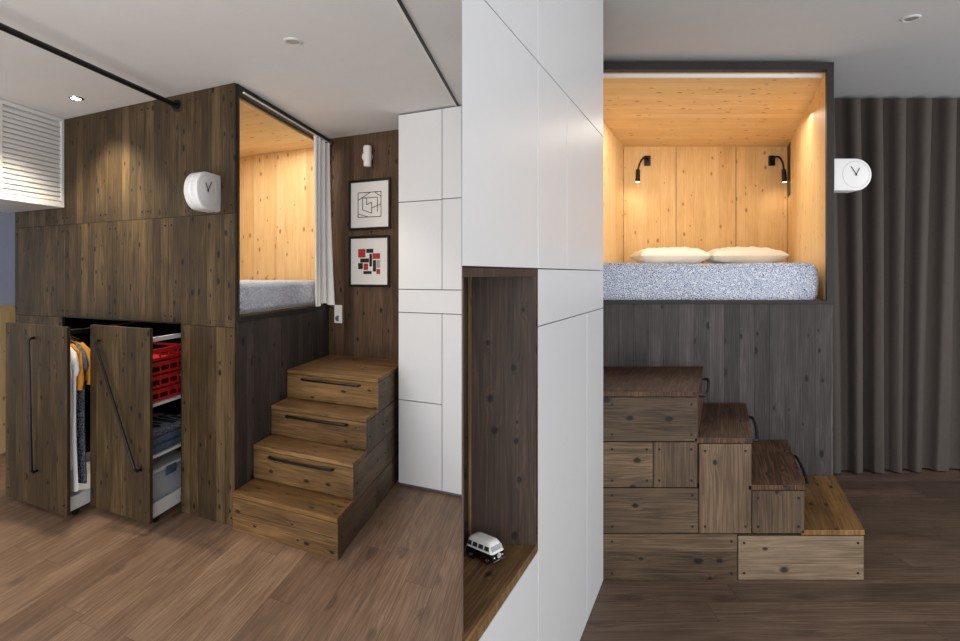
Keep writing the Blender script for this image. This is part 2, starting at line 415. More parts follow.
MB().box(L,.555,1.015,t2+.045,t2+.455,.29,.315).build('lid',M_GREYPL,pb,bevel=.008)
MB().box(L,.548,.56,t2+.2,t2+.3,.25,.305).build('clip',M_BLUE,pb,bevel=.004)

def garment(name,t,mat,zb,hw,sleeve,lab,th=.028,seed=0,sr_=.024):
    """hanging garment: draped body plus two sleeve tubes in one cloth mesh"""
    cs=1.479; e=emp(name,L.P(cs,t,zb),lab,'clothes','clothes hanging in the wardrobe drawer')
    zt=1.095; rnd=random.Random(seed); ph=[rnd.uniform(0,6) for _ in range(4)]
    lays=[]; nz=16; nn=36
    for i in range(nz+1):
        f=i/nz; z=zt+(zb-zt)*f
        sh=min(1,(zt-z)/.07)
        w=.05+(hw*.96-.05)*sh if z>zt-.07 else hw*(.96+.04*max(0,f-.3)/.7)
        lay=[]
        for k in range(nn):
            a=2*math.pi*k/nn; c,s_=math.cos(a),math.sin(a)
            fold=1+.3*f*math.sin(6*a+ph[0]+1.2*f)+.15*f*math.sin(11*a+ph[1])
            cc=math.copysign(abs(c)**.5,c); ss=math.copysign(abs(s_)**.6,s_)
            lay.append(L.P(cs+w*cc*(1+.02*f*math.sin(5*a+ph[2])),t+th*.5*ss*fold*(.75+.35*f)+.004*math.sin(7*f+ph[3]),z))
        lays.append(lay)
    m=MB().loops(lays)
    if sleeve:
        for sg in (-1,1):
            pts=[L.P(cs+sg*hw*.66,t,zt-.045),L.P(cs+sg*hw*.88,t+.002,zt-.09),L.P(cs+sg*hw*.97,t-.003,zt-.10-sleeve*.4),L.P(cs+sg*hw*.98,t+.003,zt-.10-sleeve*.75),L.P(cs+sg*hw*.96,t-.002,zt-.10-sleeve)]
            m.tube(pts,[sr_*.8,sr_,sr_,sr_*.95,sr_*.8],12)
    m.build('cloth',mat,e,smooth=True,angle=70)
    h=MB(); h.tube([L.P(cs-hw*.6,t,1.075),L.P(cs-.1,t,1.095),L.P(cs,t,1.105),L.P(cs+.1,t,1.095),L.P(cs+hw*.6,t,1.075)],.005,8)
    hk=[L.P(cs,t,1.105)]+[L.P(cs-.014*math.sin(a),t,1.12+.014*-math.cos(a)+.002) for a in [0,.9,1.8,2.7,3.6,4.3]]
    h.tube(hk,.002,6)
    h.build('hanger',M_BLACK,e,smooth=True)
garment('hanging_shirt',-.412,M_PALEC,.30,.325,.42,'pale grey long-sleeved shirt on hanger',th=.034,seed=1,sr_=.017)
garment('hanging_dress',-.370,M_LINEN,.15,.335,.12,'white long cotton dress on hanger',th=.040,seed=2,sr_=.018)
garment('hanging_sweater',-.327,M_ORANGE,.80,.325,.22,'mustard knitted sweater hanging on rail',th=.034,seed=3,sr_=.019)
garment('hanging_dress',-.288,M_DRESS,.17,.325,.10,'dark dotted long dress on hanger',th=.034,seed=4,sr_=.016)
garment('hanging_sweater',-.245,M_ORANGE,.82,.320,.2,'mustard knitted sweater hanging on rail',th=.034,seed=5,sr_=.019)

# mattress left
lm=emp('mattress',L.P(1,.77,1.245),'mattress with blue and white printed cover in pod','mattress')
MB().box(L,.055,1.97,.05,T-.035,1.247,1.455,'t').build('mattress_cover',M_SHEET,lm,bevel=.04,bseg=5,smooth=True)

# white bed curtain left
rl=emp('bed_curtain',L.P(-.03,1.3,1.27),'white linen bed curtain gathered beside pod opening','curtain')
def cf(u,v):
    z=2.585-(2.585-1.262+.01*math.sin(9*u))*v
    t=1.12+.32*u+ .03*v*(u-.5)
    s=-.036-.020*math.sin(u*math.pi*2*3.6+.9*v+.6*math.sin(5*u))-.045*v*v*u-.016*v*math.sin(8*u+1)
    return L.P(s,t,z)
MB().grid(cf,80,30).build('curtain_cloth',M_LINEN,rl,smooth=True,recalc=False,angle=180)
MB().tube([L.P(-.03,.06,2.60),L.P(-.03,T-.01,2.60)],.006).build('curtain_rail',M_WHITE,rl,smooth=True)

# stairs left
sl=emp('storage_staircase',L.P(-.4,.6,0),'brown wooden drawer staircase climbing beside bed pod','stairs')
Wd=-.808
ts=[-.035,.215,.455,.70]; zs=[.222,.432,.630,.828]
def bow(mb,p0,p1,out,r=.008):
    p0=Vector(p0);p1=Vector(p1);out=Vector(out)
    d=p1-p0
    pts=[p0,p0+out*.6,p0+out*.95+d*.015]+[p0+out*(1+.25*math.sin(math.pi*k))+d*k for k in (.1,.3,.5,.7,.9)]+[p0+out*.95+d*.985,p1+out*.6,p1]
    mb.tube(pts,r,8)
nF=(L.P(0,-1,0)-L.P(0,0,0))
for i in range(4):
    z0=0 if i==0 else zs[i-1]; z1=zs[i]; t0=ts[i]
    te=T-.004
    step=BX('step',L,Wd+.02,-.006,t0+.02,te,z0+.002,z1-.028,M_STLS,'s',sl,.001)
    BX('tread',L,Wd,-.006,t0-.004,te if i==3 else ts[i+1]+.018,z1-.026,z1,M_STG if i==0 else M_STL,'s',step,.003)
    BX('drawer_front',L,Wd,-.006,t0,t0+.019,z0+.003 if i else .0,z1-.029,M_STL,'s',step,.002)
    if i>0:
        mb=MB(); bow(mb,L.P(-.15,t0,z1-.055),L.P(-.66,t0,z1-.055),nF*.028,.0075); mb.build('handle',M_BLACK,step,smooth=True,label='curved black metal pull handle')
    else:
        BX('groove',L,Wd+.03,-.03,t0-.001,t0+.0005,z0+.11,z0+.113,M_DARK,'s',step,0)
for (a,b,z0,z1,gr,mt) in ((-.015,.66,0,.195,'t',M_STLS),(.663,T-.004,0,.195,'t',M_STR),
        (.235,.9,.198,.405,'t',M_STR),(.903,T-.004,.198,.405,'t',M_STLS),
        (.475,.86,.408,.602,'z',M_STLS),(.863,T-.004,.408,.602,'t',M_STR),(.72,T-.004,.605,.80,'t',M_STLS)):
    BX('side_board',L,Wd-.001,Wd+.019,a,b,z0+.001,z1-.001,mt,gr,sl,.0015)
    for tt in (a+.04,b-.04): screw(L.P(Wd-.002,tt,(z0+z1)/2),(-L.a[0],-L.a[1]),sl)

# white cabinets left
tc=1.111
e0=-.842
cabL=emp('storage_cabinet',L.P(-1,tc+.2,0),'tall white handleless cabinet wall beside staircase','cabinet')
s_end=L.s_at(461.6,tc); s_mid=L.s_at(442,tc); s_b=L.s_at(461.6,T-.02)
MB().prism(L,[(e0,tc+.02),(L.s_at(461.6,tc+.02),tc+.02),(s_b,T-.005),(e0,T-.005)],0,LC-.002).build('cabinet_body',M_WHITEB,cabL)
zz=lambda py:L.z_at(py,L.s_at(420,tc),tc)
def ldoor(sa,sb,z0,z1):
    g=.0025
    if sb==s_end: pts=[(sa-g,tc),(s_end,tc),(L.s_at(461.6,tc+.018),tc+.018),(sa-g,tc+.018)]
    else: pts=[(sa-g,tc),(sb+g,tc),(sb+g,tc+.018),(sa-g,tc+.018)]
    MB().prism(L,pts,z0+.003,z1-.003).build('door',M_WHITE,cabL)
z1_,z2_,z3_,z4_=zz(201),zz(289.5),zz(313),zz(402)
ldoor(e0,s_mid,z1_,LC-.01); ldoor(s_mid,s_end,zz(200.5),LC-.01)
ldoor(e0,s_mid,z2_,z1_); ldoor(s_mid,s_end,z2_,zz(200.5))
ldoor(e0,s_end,z3_,z2_)
ldoor(e0,s_mid,z4_,z3_); ldoor(e0,s_mid,.02,z4_); ldoor(s_mid,s_end,.02,z3_)

# pictures
def pic(x0,x1,y0,y1,kind,lab):
    sa,sb=L.s_at(x0,T),L.s_at(x1,T); sc=(sa+sb)/2
    za,zb_=L.z_at(y1,sc,T),L.z_at(y0,sc,T)
    e=emp('picture_frame',L.P(sc,T-.015,za),lab,'framed picture','framed prints on the wood wall')
    w=.02; m=MB()
    lo,hi=min(sa,sb),max(sa,sb)
    m.box(L,lo,lo+w,T-.025,T-.001,za,zb_); m.box(L,hi-w,hi,T-.025,T-.001,za,zb_)
    m.box(L,lo+w,hi-w,T-.025,T-.001,za,za+w); m.box(L,lo+w,hi-w,T-.025,T-.001,zb_-w,zb_)
    m.build('frame',M_BLACK,e,bevel=.002)
    BX('mat_board',L,lo+w,hi-w,T-.010,T-.004,za+w,zb_-w,M_PAPER,'z',e,0)
    v0,v1=za+w+.085,zb_-w-.085
    S=lambda f: (hi-w-.075)+((lo+w+.075)-(hi-w-.075))*f
    V=lambda f: v0+(v1-v0)*f
    def q(mb,ax,bx,c,d,mi):
        mb.box(L,min(S(ax),S(bx)),max(S(ax),S(bx)),T-.0115,T-.0101,V(c),V(d),'z',mi)
    def ln(mb,a,b,r=.0035):
        mb.tube([L.P(S(a[0]),T-.0112,V(a[1])),L.P(S(b[0]),T-.0112,V(b[1]))],r,4)
    mb=MB()
    if kind==0:
        for a,b in (((0,0),(1,0)),((0,1),(1,1)),((0,0),(0,1)),((1,0),(1,1)),((0,.7),(.55,1)),((.2,.78),(.85,.78)),((.2,.3),(.2,.78)),
                    ((.2,.3),(.6,.15)),((.6,.15),(.6,.6)),((.38,.5),(.6,.6)),((.38,.5),(.38,.78)),((.85,.2),(.85,.78)),((.6,.35),(1,.5)),((0,.15),(.45,0)),((.72,1),(1,.8))):
            ln(mb,a,b)
    else:
        for (a,b,c,d,mi) in ((0,.34,.66,1,1),(.38,.7,.84,1,0),(.66,1,.6,.82,1),(.1,.5,.46,.62,0),(.52,.64,.3,.8,0),(.0,.22,.2,.44,0),
                             (.26,.46,.16,.42,1),(.68,.82,.1,.55,0),(.84,1,.25,.55,2),(.24,.62,0,.12,0),(.84,1,0,.2,1)):
            q(mb,a,b,c,d,mi)
    mb.build('artwork',[M_INK,M_INKR,M_INKG],e)
pic(349.5,391,179.5,230,0,'black-framed line drawing on dark wood wall')
pic(349.5,390,236,287,1,'black-framed red and black block print')

# wall lamp
s_=L.s_at(368,T); z_=L.z_at(157,s_,T)
wl=emp('wall_lamp',L.P(s_,T-.05,z_-.1),'small white cylindrical wall lamp above pictures','lamp')
MB().lathe(L.P(s_+.0,T,z_),nF,[(0,.045),(.02,.045),(.024,.035)],24).build('lamp_base',M_CLOCK,wl,smooth=True)
MB().lathe(L.P(s_-.02,T-.065,z_-.09),(0,0,1),[(0,.03),(.15,.034),(.165,.028)],24).build('lamp_shade',M_CLOCK,wl,smooth=True)
MB().tube([L.P(s_,T-.02,z_),L.P(s_-.02,T-.04,z_)],.012).build('lamp_arm',M_CLOCK,wl,smooth=True)
# switch
s_=L.s_at(338.5,T)
sw=emp('light_switch',L.P(s_,T-.01,L.z_at(323,s_,T)),'white two-gang wall switch and socket plate','light switch')
za,zm,zb_=L.z_at(323,s_,T),L.z_at(313.5,s_,T),L.z_at(305,s_,T)
BX('switch_plate',L,s_-.042,s_+.042,T-.010,T-.001,za,zb_,M_CLOCK,'z',sw,.003)
BX('rocker',L,s_-.025,s_+.025,T-.015,T-.010,zm+.01,zb_-.012,M_CLOCK,'z',sw,.002)
MB().lathe(L.P(s_,T-.0125,(za+zm)/2),nF,[(0,.024),(.003,.024),(.0031,.02),(-.002,.018)],20).build('socket',M_WHITEB,sw,smooth=True)

def clock(O,ex,en,r,ln,th,lab):
    O=Vector(O);ex=Vector(ex).normalized();en=Vector(en).normalized();ez=Vector((0,0,1))
    e=emp('wall_clock',O-ez*r,lab,'clock')
    def outline(q,dn):
        rr=r-q
        pts=[O-ez*rr+en*dn]
        for k in range(33):
            a=-math.pi/2+math.pi*k/32; pts.append(O+ex*(ln-r)+ex*rr*math.cos(a)+ez*rr*math.sin(a)+en*dn)
        pts.append(O+ez*rr+en*dn); return pts
    MB().loops([outline(.012,0),outline(.003,-.004),outline(0,-.012),outline(0,-th*.42),outline(.006,-th*.46),outline(.006,-th*.54),outline(0,-th*.58),
                outline(0,-th+.012),outline(.003,-th+.004),outline(.012,-th)]).build('clock_body',M_CLOCK,e,smooth=True,angle=40)
    c=O+ex*(ln-r)
    for sgn,base in ((1,c),(-1,c-en*th)):
        n=en*sgn; b=base+n*.0002
        ring=[b+(ex*math.cos(a)+ez*math.sin(a))*r*.82 for a in [2*math.pi*k/40 for k in range(40)]]
        MB().tube(ring,.0016,6,closed=True).build('bezel_ring',M_GREYPL,e,smooth=True)
        for ang,l in ((math.radians(62),.45),(math.radians(122),.58)):
            d=ex*math.cos(ang)+ez*math.sin(ang)
            MB().tube([b+n*.003-d*r*.08,b+n*.003+d*r*l],.0022,6).build('clock_hand',M_INK,e)
        MB().lathe(b,n,[(0,.005),(.005,.004)],12).build('hub',M_INK,e,smooth=True)
zc=L.z_at(191,.13,-.12)
clock(L.P(.125,-.001,zc),nF,L.P(-1,0,0)-L.P(0,0,0),.110,.245,.12,'white capsule-shaped double-sided clock on pod facade')

# pipe rail
s_=.524
pr=emp('ceiling_pipe_rail',L.P(s_,-1,2.575),'black steel pipe rail fixed to the pod facade','rail')
MB().tube([L.P(s_,-.002,2.575),L.P(s_,-2.3,2.575)],.015,14).build('pipe',M_BLACK,pr,smooth=True)
MB().lathe(L.P(s_,-.001,2.575),nF,[(0,.038),(.008,.038),(.01,.022),(.03,.022)],20).build('flange',M_BLACK,pr,smooth=True)
MB().tube([L.P(s_,-2.28,2.575),L.P(s_,-2.28,LC)],.015,12).build('ceiling_post',M_BLACK,pr,smooth=True)

# louvred overhead cabinet
lc=emp('overhead_cabinet',L.P(2.2,-.6,1.995),'white overhead cabinet with louvred side grille','cabinet')
BX('cabinet_body',L,1.84,2.6,-1.3,-.004,1.995,LC-.003,M_WHITE,'z',lc,.002)
ta,tb=L.t_at(3,1.81),-.012
m=MB(); m.box(L,1.812,1.84,-1.3,ta,1.995,LC-.003); m.box(L,1.812,1.84,tb-.02,tb+.008,1.995,LC-.003)
m.box(L,1.812,1.84,ta,tb-.02,1.995,2.035); m.box(L,1.812,1.84,ta,tb-.02,LC-.03,LC-.003)
m.build('louvre_frame',M_CLOCK,lc,bevel=.002)
m=MB(); n=17
for i in range(n):
    z=2.040+i*(2.612-2.040)/n
    a=[L.P(1.814,ta,z),L.P(1.822,ta,z+.027),L.P(1.834,ta,z+.030),L.P(1.834,ta,z+.002)]
    m.extrude(a,L.P(0,tb-.02-ta,0)-L.P(0,0,0))
m.build('louvre_slats',M_CLOCK,lc)
lp=emp('low_cabinet',L.P(3,.4,0),'pale pine low cabinet beyond the passage','cabinet')
BX('cabinet_body',L,2.90,3.5,.0,.4,0,1.2,M_PINE,'z',lp,.003)
BX('cabinet_top',L,2.88,3.52,-.02,.42,1.2,1.225,M_PINE,'s',lp,.003)

# downlights
def down(px,py,cz,lit,lab):
    Y=F*(cz-H)/(CY-py); X=(px-CX)/F*Y
    e=emp('ceiling_spotlight',(X,Y,cz-.012),lab,'ceiling light')
    MB().lathe((X,Y,cz),(0,0,-1),[(0,.046),(.005,.044),(.008,.036),(.003,.030)],28).build('trim_ring',M_CHROME if lit else M_GREYPL,e,smooth=True)
    MB().lathe((X,Y,cz-.003),(0,0,-1),[(0,.029),(.003,.027)],24).build('lamp_lens',M_GLOW if lit else M_LENS,e,smooth=True)
    return X,Y
xs,ys=down(76,98,LC,True,'lit round recessed ceiling spotlight near pod facade')
down(293,41,LC,False,'unlit round recessed ceiling spotlight')
down(911,18,RC,False,'round chrome recessed ceiling spotlight before the curtain')
k=Fr((-.150,4.0),(1,0),(0.12,1))
ct=emp('ceiling_track',(-.14,4,LC-.01),'slim dark and white curtain track on ceiling','curtain track')
BX('track_channel',k,-.011,.000,-2.6,.22,LC-.012,LC-.001,M_BLACK,'t',ct,0)
BX('track_edge',k,-.019,-.011,-2.6,.22,LC-.014,LC-.001,M_CLOCK,'t',ct,0)

# ================================================================== RIGHT : pod
sR=R.s_at(834,0); zT=R.z_at(62,0,0); sIn=R.s_at(827,0); zI=R.z_at(69.5,0,0); s0_=.45; sL=.526; dB=2.274
zSill=R.z_at(300.5,0,0); zFb=R.z_at(304,0,0)
rp=emp('sleeping_pod',R.P(1.3,1,0),'dark-framed bed pod lined with warm pine boards','built-in bed')
m=MB()
m.box(R,s0_,sR,0,.06,zI,zT,'s'); m.box(R,sIn,sR,0,.06,zFb,zI,'z'); m.box(R,s0_,sL,0,.06,zFb,zI,'z'); m.box(R,sL,sIn,0,.06,zFb,zSill,'s')
m.build('opening_frame',M_DARK,rp,bevel=.001)
BX('base_panel',R,s0_,sR-.004,.008,.03,0,zFb-.001,M_BASE,'z',rp,.001)
BX('outer_side_panel',R,sIn+.012,sR-.001,.061,dB+.06,0,zT-.001,M_BASE,'z',rp,0)
BX('roof_panel',R,s0_,sIn+.012,.061,dB+.06,zI+.014,zT-.001,M_DARK,'s',rp,0)
BX('pine_ceiling',R,sL,sIn,.061,dB,zI,zI+.013,M_PINE,'s',rp,0)
BX('pine_side_panel',R,sIn,sIn+.012,.061,dB,zSill,zI,M_PINE,'z',rp,0)
BX('pine_side_panel',R,sL-.012,sL,.061,dB,zSill,zI,M_PINE,'z',rp,0)
edges=[sL,R.s_at(676,dB),R.s_at(736,dB),sIn]
BX('back_board',R,sL-.02,sIn+.02,dB+.021,dB+.04,zSill-.03,zI,M_DARK,'z',rp,0)
for i in range(3):
    BX('pine_back_panel',R,edges[i]+.003,edges[i+1]-.003,dB,dB+.02,zSill-.03,zI,M_PINE,'z',rp,.001)
BX('bed_platform',R,s0_,sIn,.061,dB,zSill-.04,zSill-.004,M_PINE,'s',rp,0)
BX('wall_recess',R,sIn-.006,sIn-.001,2.0,2.2,R.z_at(198,sIn,dB),R.z_at(148,sIn,dB),M_DARK,'z',rp,.001)
BX('curtain_rail',R,sL+.05,R.s_at(822,.09),.08,.1,zI-.022,zI-.001,M_CLOCK,'s',rp,.001)

zM=R.z_at(262.5,0,.07)
mm=emp('mattress',R.P(1.3,1,zSill),'mattress with blue and white printed cover in pine pod','mattress')
def quilt():
    """soft-sided mattress cover with gently wavy front"""
    a0,a1=sL+.02,R.s_at(819,.07); lays=[]
    N=60
    prof=[(0,.012),(.15,.0),(.5,-.006),(.8,.0),(.93,.012),(.985,.03),(1.0,.055)]
    for f,ins in prof:
        z=zSill+(zM-zSill)*f; lay=[]
        x0,x1,y0,y1=a0+ins,a1-ins,.075+ins,dB-.03-ins; r=.05
        for (cx,cy,aa) in ((x1-r,y0+r,-90),(x1-r,y1-r,0),(x0+r,y1-r,90),(x0+r,y0+r,180)):
            for k in range(7):
                a=math.radians(aa+90*k/6); lay.append((cx+r*math.cos(a),cy+r*math.sin(a),z))
            if aa==180:
                for k in range(1,N):
                    x=x0+r+(x1-x0-2*r)*k/N; lay.append((x,y0+.006*math.sin(7*x+3*f)+.004*math.sin(17*x-2*f),z-.003*(1+math.sin(5*x+1))*(f>.9)))
        lays.append(lay)
    m=MB(); n=len(lays[0]); m.v=[R.P(*p) for lay in lays for p in lay]
    for i in range(len(lays)-1):
        for k in range(n):
            q=(k+1)%n; idx=[i*n+k,i*n+q,(i+1)*n+q,(i+1)*n+k]; P=[lays[j//n][j%n] for j in idx]
            m.face(idx,[(p[0]+p[1],p[2]) for p in P])
    m.face([(len(lays)-1)*n+k for k in range(n)],[(p[0],p[1]) for p in lays[-1]]); m.face(list(range(n))[::-1],[(0,0)]*n)
    return m
quilt().build('mattress_cover',M_SHEET,mm,smooth=True,angle=60)
def pillow(cx,cy,z,w,d,h,rot,lab,seed):
    m=MB()
    def fn(sg):
        def f(u,v):
            x=u*2-1;y=v*2-1
            k=max(0,(1-abs(x)**3.2))**.42*max(0,(1-abs(y)**3))**.42
            px=x*w/2*(1-.05*(1-y*y)*abs(x));py=y*d/2*(1-.08*(1-x*x)*abs(y))
            q=.5*sg*h*k*(.92+.08*math.sin(4*x+3*y+seed)+.04*math.sin(13*x-9*y+seed)+.03*math.sin(21*x+5*y))
            c,s=math.cos(rot),math.sin(rot)
            return (cx+px*c-py*s,cy+px*s+py*c,z+h*.5+q)
        return f
    m.grid(fn(1),48,30); m.grid(fn(-1),48,30)
    return m.build('pillow',M_PILL,smooth=True,label=lab,cat='pillow',group='white pillows on the pod bed',angle=180)
tP=1.95
for i,(x0,x1,rt) in enumerate(((634,703,.03),(706,779,-.03))):
    a,b=R.s_at(x0,tP),R.s_at(x1,tP); c=R.P((a+b)/2,tP,0)
    pillow(c.x,c.y,zM+.008,b-a,.42,.175,rt,'plump white pillow lying against the pine wall',i*2.1)

def lampR(px,dirx):
    s=R.s_at(px,dB); z=R.z_at(161,s,dB)
    o=R.P(s,dB,z)
    e=emp('reading_lamp',o-Vector((0,0,.25)),'black gooseneck reading lamp on pine wall','lamp','gooseneck reading lamps')
    MB().box(W,o.x-.03,o.x+.03,o.y-.03,o.y-.001,o.z-.05,o.z+.05).build('wall_plate',M_BLACK,e,bevel=.006)
    pts=[]
    for i in range(16):
        f=i/15; a=math.pi*f*.9
        pts.append(o+Vector((dirx*(.065*(1-math.cos(a))),-.03-.11*math.sin(a*.6),.05*math.sin(a)-.13*f*f)))
    MB().tube(pts,.010,8).build('gooseneck',M_BLACK,e,smooth=True)
    p=pts[-1]; d=Vector((dirx*.05,-.1,-1)).normalized()
    MB().lathe(p,d,[(-.01,.012),(.0,.021),(.10,.023),(.12,.025)],16).build('lamp_head',M_BLACK,e,smooth=True)
    MB().lathe(p+d*.118,d,[(0,.021),(.003,.021)],16).build('lamp_lens',M_WARM,e,smooth=True)
    return p+d*.14
pa=lampR(647,-1); pb_=lampR(771,.45)

# stairs right
tS=-.801
sr=emp('storage_staircase',R.P(1.2,-.4,0),'weathered brown wooden drawer staircase before bed pod','stairs')
pxs=[864,805,752,698]; pys=[530,485,438,391.5]
sx=[R.s_at(p,tS) for p in pxs]; zz_=[R.z_at(p,0,tS) for p in pys]
xl=.62; tbk=-.002
for i in range(4):
    z0=0 if i==0 else zz_[i-1]; z1=zz_[i]
    s1=sx[i]; step=BX('step',R,xl,s1-.02,tS+.02,tbk,z0+.002,z1-.028,M_STRD,'t',sr,.001)
    a=xl if i==3 else sx[i+1]-.018
    BX('tread',R,a,s1+.003,tS-.001,tbk,z1-.026,z1,[M_STG,M_STRD,M_STRD,M_STRD][i],'t',step,.003)
    BX('drawer_front',R,s1-.019,s1,tS+.019,tbk,(z0+.003) if i else 0,z1-.029,M_STRD,'t',step,.002)
    if i>0:
        mb=MB(); bow(mb,R.P(s1,tS+.14,z1-.05),R.P(s1,tbk-.16,z1-.05),Vector((.034,0,0)),.008); mb.build('handle',M_BLACK,step,smooth=True,label='curved black metal pull handle')
def pz(py): return R.z_at(py,0,tS)
def ps(px): return R.s_at(px,tS)
zb3=zz_[3]-.028
bd=[(xl,ps(697.5),pz(441.5),zb3,'s',M_STR),(xl,ps(653),pz(487.5),pz(442),'s',M_STR),(ps(653.3),ps(697.5),pz(487.5),pz(442),'z',M_STR2),
    (xl,ps(698.5),pz(533.5),pz(488),'s',M_STR2),(ps(699),ps(751.5),pz(533.5),zz_[2]-.028,'z',M_STR),(ps(752),ps(804.7),pz(533.5),zz_[1]-.028,'z',M_STR2),
    (xl,ps(737.5),0,pz(534),'s',M_STR),(ps(738),sx[0],0,zz_[0]-.028,'s',M_STRL)]
for (a,b,z0,z1,gr,mt) in bd:
    BX('side_board',R,a+.001,b-.001,tS-.001,tS+.019,z0+.001,z1-.001,mt,gr,sr,.002)
    for aa in (max(a,ps(606))+.03,b-.03):
        for z in (z0+.035,z1-.035): screw(R.P(aa,tS-.002,z),(0,-1),sr)

zc=R.z_at(175.5,0,.08)
clock(Vector((R.P(sR,.06,0).x+.002,R.P(sR,.04,0).y,zc)),(1,0,0),(0,-1,0),.103,.240,.12,'white capsule-shaped double-sided clock on pod side')

# taupe curtain
cu=emp('window_curtain',(3.6,4.52,0),'floor-length taupe brown pleated curtain','curtain')
rc=random.Random(21); ra=[rc.uniform(.45,1.2) for _ in range(60)]; rp_=[rc.uniform(-1,1) for _ in range(60)]
def li(arr,x):
    i=int(math.floor(x)); f=x-i; f=f*f*(3-2*f); return arr[i%60]*(1-f)+arr[(i+1)%60]*f
def cg(u,v):
    x=2.62+2.3*u
    k=x/.19
    ph=k*2*math.pi+1.8*li(rp_,k*.55)+v*(.8*math.sin(3.1*x+1.3+1.2*v)+1.9*li(rp_,k*.45+7))
    A=.066*(li(ra,k*.9)*(.35+.65*v)+(.65-.65*v))
    top=2.838+.016*math.sin(ph)
    z=top-(top-.012)*v
    dy=A*math.sin(ph)+.014*math.sin(2.3*ph+1)*v*li(ra,k*.7+3)+.03*v*math.sin(2.2*x)
    return (x-.010*math.sin(2*ph)+.012*v*math.sin(3*v+5*x), 4.55+dy,z)
MB().grid(cg,900,36).build('curtain_cloth',M_CURT,cu,smooth=True,recalc=False,angle=180)
MB().box(W,2.56,5.19,4.62,4.64,2.842,2.859).build('curtain_track',M_CURT,cu)

# white cabinet wall right with niche (plan cut to the added divider)
sw_=.931; th=.016; tB=2.95-3.756
cabR=emp('storage_cabinet',R.P(.8,-1.2,0),'tall white handleless cabinet wall with dark wood niche','cabinet')
ray=462.15
def tri(sf,ta_,tb_):
    tA=R.t_at(ray,sf)
    if ta_ is None or ta_<=tA: return [(sf,tA),(sf,tb_),(R.s_at(ray,tb_),tb_)]
    return [(sf,ta_),(sf,tb_),(R.s_at(ray,tb_),tb_),(R.s_at(ray,ta_),ta_)]
tN=R.t_at(536,sw_)
zN0=R.z_at(545,sw_,tN); zN1=1.512
sb_=sw_-th-.001
m=MB(); m.prism(R,tri(sb_,None,tB),0,zN0-.03); m.prism(R,tri(sb_,None,tB),zN1+.012,RC-.002); m.prism(R,tri(sb_,tN+.022,tB),zN0-.029,zN1+.011)
m.build('cabinet_body',M_WHITEB,cabR)
MB().prism(R,tri(sw_,None,tN+.02),zN0-.028,zN0,grain='t').build('niche_shelf',M_SHELF,cabR)
MB().prism(R,tri(sw_,None,tN+.02),zN1-.012,zN1+.010,grain='t').build('niche_top',M_NICHE,cabR)
a=R.s_at(ray,tN)
BX('niche_end_panel',R,a,sw_,tN,tN+.02,zN0,zN1-.012,M_NICHE,'z',cabR,0)
BX('niche_batten',R,a+.022,a+.030,tN-.008,tN,zN0,zN1-.012,M_SHELF,'z',cabR,.001)
m=MB(); m.prism(W,[(div(1.42),1.42),(div(1.42)+.003,1.42),(div(1.885)+.006,1.885),(div(1.885),1.885)],zN0,zN1-.012); m.build('niche_back_panel',M_NICHE,cabR)
def rdoor(p0,p1,z0,z1):
    g=.0045
    if p0<=462: pts=[(sw_,R.t_at(ray,sw_)),(sw_,R.t_at(p1,sw_)-g),(sw_-th,R.t_at(p1,sw_)-g),(sw_-th,R.t_at(ray,sw_-th))]
    else: 
        t0=R.t_at(p0,sw_)+g; t1_=(R.t_at(p1,sw_)-g) if p1<603 else tB
        pts=[(sw_,t0),(sw_,t1_),(sw_-th,t1_),(sw_-th,t0)]
    MB().prism(R,pts,z0+.002,z1-.002).build('door',M_WHITE,cabR)
zU=R.z_at(137,sw_,tB); zM1=R.z_at(308,sw_,tB)
rdoor(462,538,zU,RC); rdoor(538,603,zU,RC)
rdoor(462,538,zN1+.012,zU); rdoor(538,567,zN1+.012,zU); rdoor(567,603,zN1+.012,zU)
rdoor(538,603,zM1,zN1+.012); rdoor(538,587,0.0,zM1); rdoor(587,603,0.0,zM1)
rdoor(462,538,0,zN0-.029)

# toy van on the niche shelf
vz=zN0; vc=Vector((.014,1.80,vz))
vh=math.radians(-42)
vx=Vector((math.cos(vh),math.sin(vh),0)); vy=Vector((-math.sin(vh),math.cos(vh),0)); V3=Vector((0,0,1))
VS=1.12
def vp(x,y,z): return vc+(vx*x+vy*y+V3*z)*VS
van=emp('toy_van',vc,'small black and white retro toy camper van on shelf','toy')
Lh,Wh=.048,.026
def ringp(x0,x1,w,z,r=.009,n=4):
    pts=[]
    for (cx,cy,a0) in ((x1-r,w-r,0),(x0+r,w-r,90),(x0+r,-w+r,180),(x1-r,-w+r,270)):
        for k in range(n+1):
            a=math.radians(a0+90*k/n); pts.append(vp(cx+r*math.cos(a),cy+r*math.sin(a),z))
    return pts
MB().loops([ringp(-Lh,Lh,Wh,.008),ringp(-Lh-.001,Lh+.002,Wh+.001,.016),ringp(-Lh,Lh+.001,Wh,.029)]).build('lower_body',M_VANB,van,smooth=True,angle=50)
MB().loops([ringp(-Lh,Lh+.001,Wh,.029),ringp(-Lh+.002,Lh-.003,Wh-.001,.034),ringp(-Lh+.005,Lh-.009,Wh-.004,.047),ringp(-Lh+.010,Lh-.015,Wh-.008,.054),ringp(-Lh+.02,Lh-.025,Wh-.014,.056)]).build('upper_body',M_VANW,van,smooth=True,angle=50)
for sg in (-1,1):
    for i in range(4):
        x0=-.042+i*.0205
        y0,y1=sg*(Wh-.0008),sg*(Wh-.0034)
        MB().extrude([vp(x0,y0,.0345),vp(x0+.017,y0,.0345),vp(x0+.016,y1,.045),vp(x0+.001,y1,.045)],vy*sg*.0006).build('window',M_GLASS,van)
